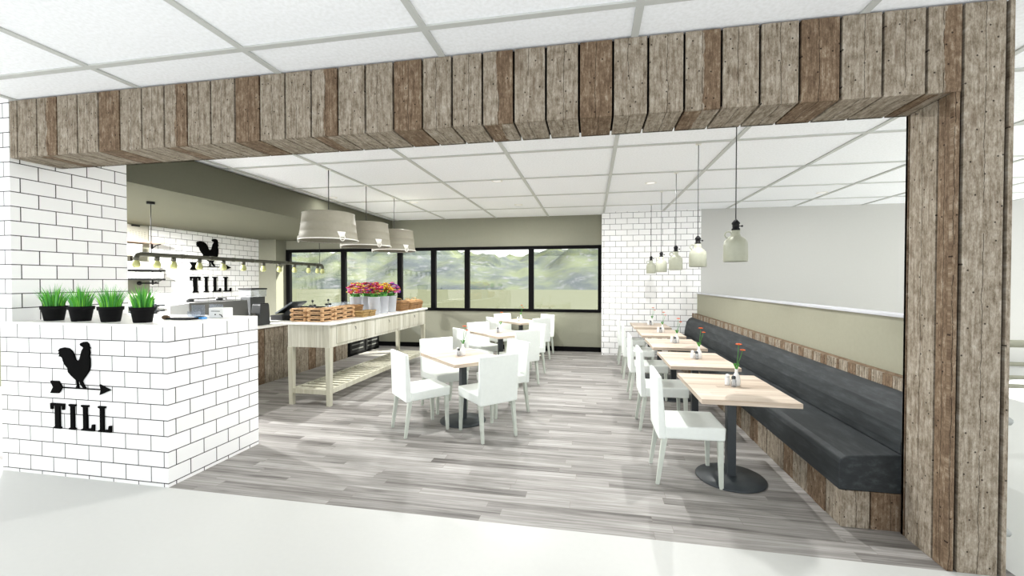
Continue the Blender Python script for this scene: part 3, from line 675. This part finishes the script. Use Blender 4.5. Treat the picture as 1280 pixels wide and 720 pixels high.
for yy in (-.62, .03):
    g = MB(); g.box((.191, yy, .06), (.205, yy+.58, .50))
    for i in range(3): g.box((.2055, yy+.06, .13+.1*i), (.212, yy+.52, .155+.1*i), mi=1)
    g.build('grille', [M_black, M_steel], fr)

# ------------------------------------------------------------------ display table
dt = thing('display_table', 'tall limed oak display table with white top and slatted shelf', 'table', (-3.62, 6.53, 0))
LX, LY = .285, 1.575
g = MB(); g.box((-LX-.055, -LY-.06, 1.06), (LX+.06, LY+.06, 1.09)); g.build('white_top', M_white_top, dt, .003)
g = MB(); g.box((-LX-.02, -LY-.02, .765), (LX+.02, -LY+.01, 1.06)); g.box((-LX-.02, LY-.01, .765), (LX+.02, LY+.02, 1.06)); g.box((LX-.005, -LY+.01, .765), (LX+.02, LY-.01, 1.06)); g.box((-LX-.02, -LY+.01, .765), (-LX+.005, LY-.01, 1.06)); g.build('apron', M_lime, dt, .002)
for i in range(3):
    yc = -1.02+1.02*i
    g = MB(); g.box((LX+.0205, yc-.43, .80), (LX+.030, yc+.43, 1.03)); d_ = g.build('drawer', M_lime, dt, .003)
    h_ = MB(); h_.tube([(LX+.03, yc, .985), (LX+.045, yc, .985), (LX+.048, yc, .955), (LX+.045, yc, .945)], .005, 8); h_.build('pull', M_steel, d_)
for sx in (-1, 1):
    for sy in (-1, 1):
        g = MB(); cx, cy = sx*(LX-.012), sy*(LY-.012); a, b = .036, .028
        g.hexa([(cx-b, cy-b, 0), (cx+b, cy-b, 0), (cx+b, cy+b, 0), (cx-b, cy+b, 0), (cx-a, cy-a, .764), (cx+a, cy-a, .764), (cx+a, cy+a, .764), (cx-a, cy+a, .764)]); g.build('leg', M_limeleg, dt, .003)
g = MB(); z0, z1 = .15, .215
g.box((LX-.03, -LY+.04, z0), (LX-.002, LY-.04, z1)); g.box((-LX+.002, -LY+.04, z0), (-LX+.03, LY-.04, z1)); g.box((-LX+.04, -LY-.01, z0), (LX-.04, -LY+.02, z1)); g.box((-LX+.04, LY-.02, z0), (LX-.04, LY+.01, z1)); g.build('shelf_frame', M_limeleg, dt, .002)
ns = 24
for i in range(ns):
    yy = -LY+.075+(2*LY-.15)*i/(ns-1); g = MB(); g.box((-LX+.032, yy-.031, z1-.03), (LX-.032, yy+.031, z1-.004)); g.build('shelf_slat', M_limeleg, dt)

# things on the display table
TZ = 1.0905
def make_tray(label):
    t = thing('bread_tray', label, 'tray', group='stacked cane trays')
    a, b, h = .098, .105, .052
    g = MB()
    for z in (.008, .046):
        for s_ in (-1, 1):
            g.tube([(-a, s_*b, z), (a, s_*b, z)], .0085, 8); g.tube([(s_*a, -b, z), (s_*a, b, z)], .0085, 8)
    for sx in (-1, 1):
        for sy in (-1, 1): g.ball((sx*a, sy*b, .0275), .024, 8, 6, sz=1.12)
    g.build('tray_frame', M_rush, t)
    g = MB()
    g.box((-a+.014, -b+.014, .006), (a-.014, b-.014, .040))
    g.build('tray_lining', M_crust, t)
    return t
tr = None; cnt_ = 0
RN = ['front left stack of trays', 'front right stack of trays', 'stack behind the front right trays', 'rear stack beside the straw baskets']
for c, (x, y, n) in enumerate(((-3.82, 5.12, 3), (-3.56, 5.10, 3), (-3.55, 5.36, 3), (-3.55, 5.62, 3))):
    for k in range(n):
        lab = 'cane bread tray, %s of the %s' % (['bottom', 'middle', 'topmost'][k], RN[c]); dx = .006*((k*3+c) % 3-1)
        if tr is None: tr = make_tray(lab); tr.location = (x+dx, y, TZ)
        else: dup(tr, (x+dx, y, TZ+.059*k+.0005), 0, lab)
def basket(label, loc, sx, sy, h, mat, lid=True, rz=0, group='wicker baskets on the display table'):
    t = thing('wicker_basket', label, 'basket', loc, rz, group)
    g = MB(); b = .86
    g.hexa([(-sx*b, -sy*b, 0), (sx*b, -sy*b, 0), (sx*b, sy*b, 0), (-sx*b, sy*b, 0), (-sx, -sy, h), (sx, -sy, h), (sx, sy, h), (-sx, sy, h)])
    n = int(h/.03)
    for i in range(n+1):
        f = b+(1-b)*i/n; z = .01+(h-.015)*i/n
        pts = []
        for (px, py) in ((-1, -1), (1, -1), (1, 1), (-1, 1)):
            qx, qy = ((1, -1), (1, 1), (-1, 1), (-1, -1))[[(-1, -1), (1, -1), (1, 1), (-1, 1)].index((px, py))]
            for k in range(6): s_ = k/6; pts.append(((px+(qx-px)*s_)*sx*f, (py+(qy-py)*s_)*sy*f, z+.003*math.sin(9*s_+i)))
        g.tube([(a_, b_, max(c_, .0115)) for a_, b_, c_ in pts], .011, 6, closed=True)
    g.build('basket_body', mat, t)
    if lid:
        g = MB(); g.hexa([(-sx*1.06, -sy*1.06, h+.006), (sx*1.06, -sy*1.06, h+.006), (sx*1.06, sy*1.06, h+.006), (-sx*1.06, sy*1.06, h+.006), (-sx*.7, -sy*.8, h+.045), (sx*.7, -sy*.8, h+.045), (sx*.7, sy*.8, h+.045), (-sx*.7, sy*.8, h+.045)]); g.build('lid', mat, t, .01)
        g = MB(); g.tube([(-.05, 0, h+.045), (-.04, 0, h+.07), (0, 0, h+.078), (.04, 0, h+.07), (.05, 0, h+.045)], .007, 7); g.build('handle', M_wicker2, t)
    return t
basket('low straw basket at the table edge, between the trays and the large brown basket', (-3.41, 5.86, TZ), .085, .085, .085, M_wicker2, False)
basket('low straw basket at the table edge, pressed against the large brown basket', (-3.41, 6.06, TZ), .085, .085, .085, M_wicker2, False)
basket('large open brown wicker basket behind the low straw ones', (-3.66, 5.98, TZ), .10, .20, .165, M_wicker, False)
basket('lidded brown wicker hamper beside the flower buckets', (-3.48, 7.28, TZ), .13, .16, .145, M_wicker)
basket('lidded brown wicker hamper in the middle of the three at the far end', (-3.48, 7.66, TZ), .13, .15, .13, M_wicker)
basket('lidded brown wicker hamper at the far corner of the display table', (-3.50, 8.0, TZ), .13, .14, .13, M_wicker)

bk = None
bl_ = ['flower bucket at the table edge, nearest of the front row', 'flower bucket in the middle of the front row', 'flower bucket at the far end of the front row beside the hamper', 'flower bucket nearest in the rear row, behind the brown basket', 'middle flower bucket of the rear row', 'far flower bucket of the rear row']
for k, (x, y) in enumerate(((-3.45, 6.32), (-3.45, 6.63), (-3.46, 6.94), (-3.77, 6.32), (-3.77, 6.63), (-3.77, 6.94))):
    t = thing('flower_bucket', bl_[k], 'flower bucket', (x, y, TZ), k*1.3, 'buckets of mixed flowers')
    g = MB(); g.lathe([(.072, 0), (.076, .006), (.092, .27), (.096, .275), (.096, .283), (.088, .283), (.07, .03)], seg=28, cap=True); g.build('bucket', M_bucket, t)
    g = MB(); R = random.Random(k+11)
    for i in range(70):
        a = R.uniform(0, 2*PI); p = math.acos(1-R.random()*1.25); r = .132*R.uniform(.82, 1.05)
        cx, cy, cz = r*math.sin(p)*math.cos(a), r*math.sin(p)*math.sin(a), .375+1.05*r*math.cos(p); c = (R.choice([[0, 1, 5, 6, 9], [2, 3, 7, 2, 9], [4, 5, 0, 8, 2], [1, 8, 7, 3, 0], [5, 6, 2, 0, 4], [8, 2, 0, 5, 3]][k])+.5)/10; s_ = R.uniform(.022, .036)
        g.ball((cx, cy, cz), s_*.55, 6, 4, rnd=max(.001, (c+.2) % 1))
        for j in range(5):
            q = 2*PI*j/5+a; g.ball((cx+s_*.75*math.cos(q), cy+s_*.75*math.sin(q), cz), s_*.55, 5, 3, rnd=max(.001, c), sz=.6)
    g.build('blooms', M_bloom, t)
    g = MB()
    for i in range(30):
        a = R.uniform(0, 2*PI); L_ = R.uniform(.09, .15); ca, sa = math.cos(a), math.sin(a); z = .27+R.uniform(0, .10); w_ = .012
        g.face([(0.03*ca, .03*sa, z-.03), (L_*.6*ca-w_*sa, L_*.6*sa+w_*ca, z+.02), (L_*ca, L_*sa, z+.05), (L_*.6*ca+w_*sa, L_*.6*sa-w_*ca, z+.015)], [(0, 0)]*4)
    g.tube([(0, 0, .2), (0, 0, .33)], .06, 10); g.build('foliage', M_green, t)

# ------------------------------------------------------------------ things on the kitchen counter
KZ = .9305
rg = thing('till_register', 'black touch screen till on the white counter beside the bread trays', 'cash register', (-5.42, 6.95, KZ), 0)
g = MB(); g.box((-.24, -.28, 0), (.26, .28, .09)); g.build('cash_drawer', M_black, rg, .008)
g = MB(); g.hexa([(-.10, -.12, .092), (.12, -.12, .092), (.12, .12, .092), (-.10, .12, .092), (-.06, -.10, .16), (.06, -.10, .235), (.06, .10, .235), (-.06, .10, .16)]); g.build('screen_stand', M_dsteel, rg, .005)
g = MB(); g.hexa([(-.22, -.20, .12), (-.19, -.20, .10), (.16, -.20, .31), (.13, -.20, .33), (-.22, .20, .12), (-.19, .20, .10), (.16, .20, .31), (.13, .20, .33)]); g.build('touch_screen', M_char, rg, .004)
es = thing('espresso_machine', 'wide grey espresso machine rising behind the brick counter', 'coffee machine', (-5.45, 5.38, KZ))
g = MB(); g.hexa([(-.26, -.52, .02), (.20, -.62, .02), (.20, .38, .02), (-.26, .38, .02), (-.26, -.50, .36), (.16, -.60, .405), (.16, .38, .405), (-.26, .38, .36)]); g.build('housing', M_steel, es, .008)
g = MB(); g.box((-.2, -.45, .406), (.12, .34, .412)); 
for yy in (-.42, .05): g.lathe([(.045, .406), (.045, .45), (.03, .455)], (-.02, yy, 0), 16)
g.tube([(-.15, -.3, .412), (-.15, -.3, .44), (-.15, .3, .44), (-.15, .3, .412)], .008, 8); g.build('cup_rail', M_dsteel, es)
for sx in (-.2, .14):
    for yy in (-.45, .32): g = MB(); g.lathe([(.02, 0), (.02, .02)], (sx, yy, 0), 12); g.build('foot', M_black, es)
def grinder(label, loc, hs=1.0):
    t = thing('coffee_grinder', label, 'coffee grinder', loc, 0, 'coffee grinders')
    g = MB(); g.hexa([(-.09, -.11, 0), (.09, -.11, 0), (.09, .13, 0), (-.09, .13, 0), (-.08, -.06, .33), (.08, -.06, .33), (.08, .12, .33), (-.08, .12, .33)]); g.build('body', M_dsteel, t, .012)
    g = MB(); g.box((-.07, -.05, .331), (.07, .11, .345)); g.build('top_plate', M_black, t)
    g = MB(); g.box((-.02, -.16, .16), (.02, -.10, .20)); g.build('dosing_spout', M_steel, t)
    return t
grinder('dark grey coffee grinder on the end of the white counter behind the espresso machine', (-5.20, 5.90, KZ))
g1 = thing('bean_hopper', 'clear bean hopper with black lid standing tall beside the espresso machine', 'coffee grinder', (-5.66, 6.28, KZ))
g = MB(); g.box((-.10, -.16, 0), (.10, .16, .43)); g.build('body', M_dsteel, g1, .01)
g = MB(); g.box((-.12, -.17, .431), (.12, .17, .555)); g.build('hopper', M_shakerglass, g1, .006)
g = MB(); g.box((-.125, -.18, .556), (.125, .18, .580)); g.build('lid', M_black, g1, .004)

# cooler items behind the display table on the counter
bx = thing('paper_box', 'pale translucent box on the counter behind the flower buckets', 'box', (-5.3, 8.5, KZ))
g = MB(); g.box((-.2, -.38, 0), (.2, .38, .235)); g.build('box_body', M_clear, bx, .004)
for k, (yy, lab) in enumerate(((7.42, 'pair of small clear cruets with black stoppers, nearer the till'), (7.92, 'pair of small clear cruets with black stoppers, nearer the pale box'))):
    t = thing('cruet_set', lab, 'cruet', (-5.35, yy, KZ), 0, 'cruet sets on the counter')
    g = MB(); g.box((-.07, -.12, 0), (.07, .12, .012)); g.tube([(0, 0, .012), (0, 0, .30)], .006, 8); g.ball((0, 0, .31), .024, 10, 6); g.build('carrier', M_black, t)
    for q in (-.062, .062):
        g = MB(); g.lathe([(.035, .013), (.038, .02), (.038, .14), (.018, .18), (.016, .20)], (0, q, 0), 16); bo = g.build('cruet_bottle', M_clear, t)
        g = MB(); g.ball((0, q, .222), .03, 10, 6, sz=.75); g.build('stopper', M_black, bo)

# ------------------------------------------------------------------ small things on the brick counter
CZ = 1.2805
t = thing('cutting_board', 'black board with a round brown handle end on the brick counter', 'board', (-3.62, 3.18, CZ), .1)
g = MB(); g.box((-.10, -.04, .004), (.14, .05, .018)); g.build('board', M_black, t, .003)
g = MB(); g.lathe([(.016, -.16), (.020, -.15), (.020, -.125), (.012, -.105), (.01, -.10)], (0, 0, .02), 14, ax='x'); g.build('handle', M_crust, t)
t = thing('acrylic_holder', 'clear acrylic card holder behind the black board', 'holder', (-3.80, 3.50, CZ), .05)
g = MB(); g.box((-.06, -.03, 0), (.08, .03, .006)); g.box((-.06, .018, .006), (.08, .024, .11)); g.box((-.06, -.03, .006), (.08, -.024, .05)); g.build('holder_body', M_clear, t)
t = thing('acrylic_screen', 'grey tinted acrylic screen between the card holder and white dispenser', 'screen', (-3.70, 3.60, CZ), -.1)
g = MB(); g.box((-.05, -.02, 0), (.12, .025, .006)); g.box((-.05, 0, .006), (.12, .006, .115)); g.build('screen_panel', M_clear, t)
t = thing('receipt_printer', 'white slotted dispenser box on the brick counter', 'dispenser', (-3.44, 3.42, CZ), 0)
g = MB(); g.box((-.075, -.05, 0), (.085, .06, .095)); g.build('casing', M_ceramic, t, .006)
g = MB(); g.box((-.045, -.0525, .062), (.05, -.0502, .067)); g.lathe([(.007, -.053), (.006, -.0502)], (.0, 0, .034), 12, ax='y'); g.tube([(.045, -.052, .035), (.065, -.053, .03), (.08, -.053, .012)], .004, 6); g.build('slot', M_black, t)
t = thing('blue_pouch', 'small blue packet lying by the white dispenser', 'packet', (-3.50, 3.27, CZ), .05)
g = MB(); g.hexa([(-.05, -.03, 0), (.05, -.03, 0), (.05, .03, 0), (-.05, .03, 0), (-.042, -.024, .022), (.045, -.024, .018), (.045, .024, .018), (-.042, .024, .022)]); g.build('packet_body', M_blue, t, .005)
t_ = MB(); t_.box((-.02, -.024, .0225), (.035, .02, .026)); t_.build('clip', M_dsteel, t)

# ------------------------------------------------------------------ kitchen wall shelves with cups
M_pink = plain('pinkish_shelf_wood', srgb(206, 176, 156), .7, noise=.08)
WXL = -8.45
def shelf(label, y0, y1, z, mat, dp=.22):
    t = thing('wall_shelf', label, 'shelf', (WXL, (y0+y1)/2, z), 0, 'kitchen wall shelves')
    h = (y1-y0)/2; g = MB(); g.box((.001, -h, 0), (dp, h, .03)); g.build('board', mat, t, .003)
    for s_ in (-1, 1):
        g = MB(); g.box((.001, s_*(h-.08)-.012, -.09), (.014, s_*(h-.08)+.012, -.001)); g.tube([(.014, s_*(h-.08), -.08), (.10, s_*(h-.08), -.03), (dp-.01, s_*(h-.08), -.008)], .008, 6); g.build('bracket', M_black, t)
    return t
shelf('top pinkish wooden wall shelf in the kitchen', 6.1, 6.95, 2.355, M_pink)
shelf('second pinkish wooden wall shelf, behind the pipe light', 5.8, 6.56, 2.10, M_pink)
shelf('black wall shelf of stacked cartons below the pipe light', 6.0, 6.95, 1.82, M_black)
shelf('lowest black wall shelf above the utensil rail', 6.0, 6.95, 1.65, M_black)
def carton(label, y, z, sy, h, sx=.08):
    t = thing('white_carton', label, 'box', (WXL+.11, y, z), 0, 'white cartons on the kitchen shelves')
    g = MB(); g.box((-sx, -sy, 0), (sx, sy, h)); g.build('box_body', M_ceramic, t, .006)
    g = MB(); g.box((-sx-.003, -sy-.003, h-.02), (sx+.003, sy+.003, h+.004)); g.build('lid', M_white_top, t, .003)
carton('wide white carton on the second pinkish kitchen shelf', 6.35, 2.131, .19, .18)
carton('long low white carton on the black kitchen shelf', 6.60, 1.851, .24, .14)
carton('white carton on the lowest kitchen shelf, nearest the brick pier', 6.30, 1.681, .11, .12)
carton('white carton in the middle of the lowest kitchen shelf', 6.56, 1.681, .12, .12)
carton('white carton on the lowest kitchen shelf, nearest the rooster sign', 6.82, 1.681, .11, .12)
nb = thing('hanging_notice', 'grey printed paper hanging from a black clip at the top of the kitchen wall', 'notice', (WXL+.001, 6.56, 2.39))
g = MB(); g.box((0, -.24, .0), (.006, .235, .30))
for r_ in range(6):
    for c_ in range(8): g.box((.0062, -.21+.052*c_, .05+.025*r_), (.0075, -.176+.052*c_, .058+.025*r_), mi=1)
g.build('sheet', [plain('grey_paper', srgb(190, 188, 174), .9), plain('grey_print', srgb(150, 148, 136), .9)], nb)
g = MB(); g.box((.001, -.07, .27), (.03, .07, .295)); g.build('clip', M_black, nb)
rl = thing('utensil_rail', 'black utensil rail with a round end below the kitchen shelves', 'rail', (WXL, 6.5, 1.59))
g = MB(); g.tube([(.05, .08, 0), (.05, .45, 0)], .014, 8); g.ball((.05, .09, 0), .04, 10, 7); g.build('rod', M_black, rl)
g = MB(); g.tube([(.001, .4, 0), (.05, .4, 0)], .01, 8); g.tube([(.001, .15, 0), (.05, .15, 0)], .01, 8); g.build('mount', M_black, rl)
rk = thing('wall_rack', 'dark steel wall rack with three bars low on the kitchen wall', 'rack', (WXL, 6.4, .95))
g = MB()
for i in range(3): g.tube([(.06, -.9, .10*i), (.06, .65, .10*i)], .018, 8)
for yy in (-.7, .5): g.box((.001, yy-.015, -.03), (.045, yy+.015, .24))
g.build('rack_bars', M_char, rk)

# ------------------------------------------------------------------ right of the post: rails and pegs
rr = thing('metal_railing', 'olive metal railing standing beyond the plank post at the right edge', 'railing', (3.6, 4.6, 0))
for z, r in ((1.06, .035), (.875, .02), (.755, .018), (.675, .02)):
    g = MB(); g.tube([(-.9, 0, z), (1.3, 0, z)], r, 10); g.build('rail_bar', M_rail, rr)
for x in (-.85, .9):
    g = MB(); g.tube([(x, 0, 0), (x, 0, 1.06)], .025, 10); g.build('rail_post', M_rail, rr)
for z, lab in ((.80, 'upper grey peg sticking out behind the plank post'), (.14, 'lower grey peg sticking out behind the plank post')):
    tag(MB().tube([(2.236, 2.98, z), (2.415, 2.98, z), (2.43, 2.98, z)], [.024, .024, .012], 14).build('grey_peg', M_peg), lab, 'peg', 'pegs on the plank post')
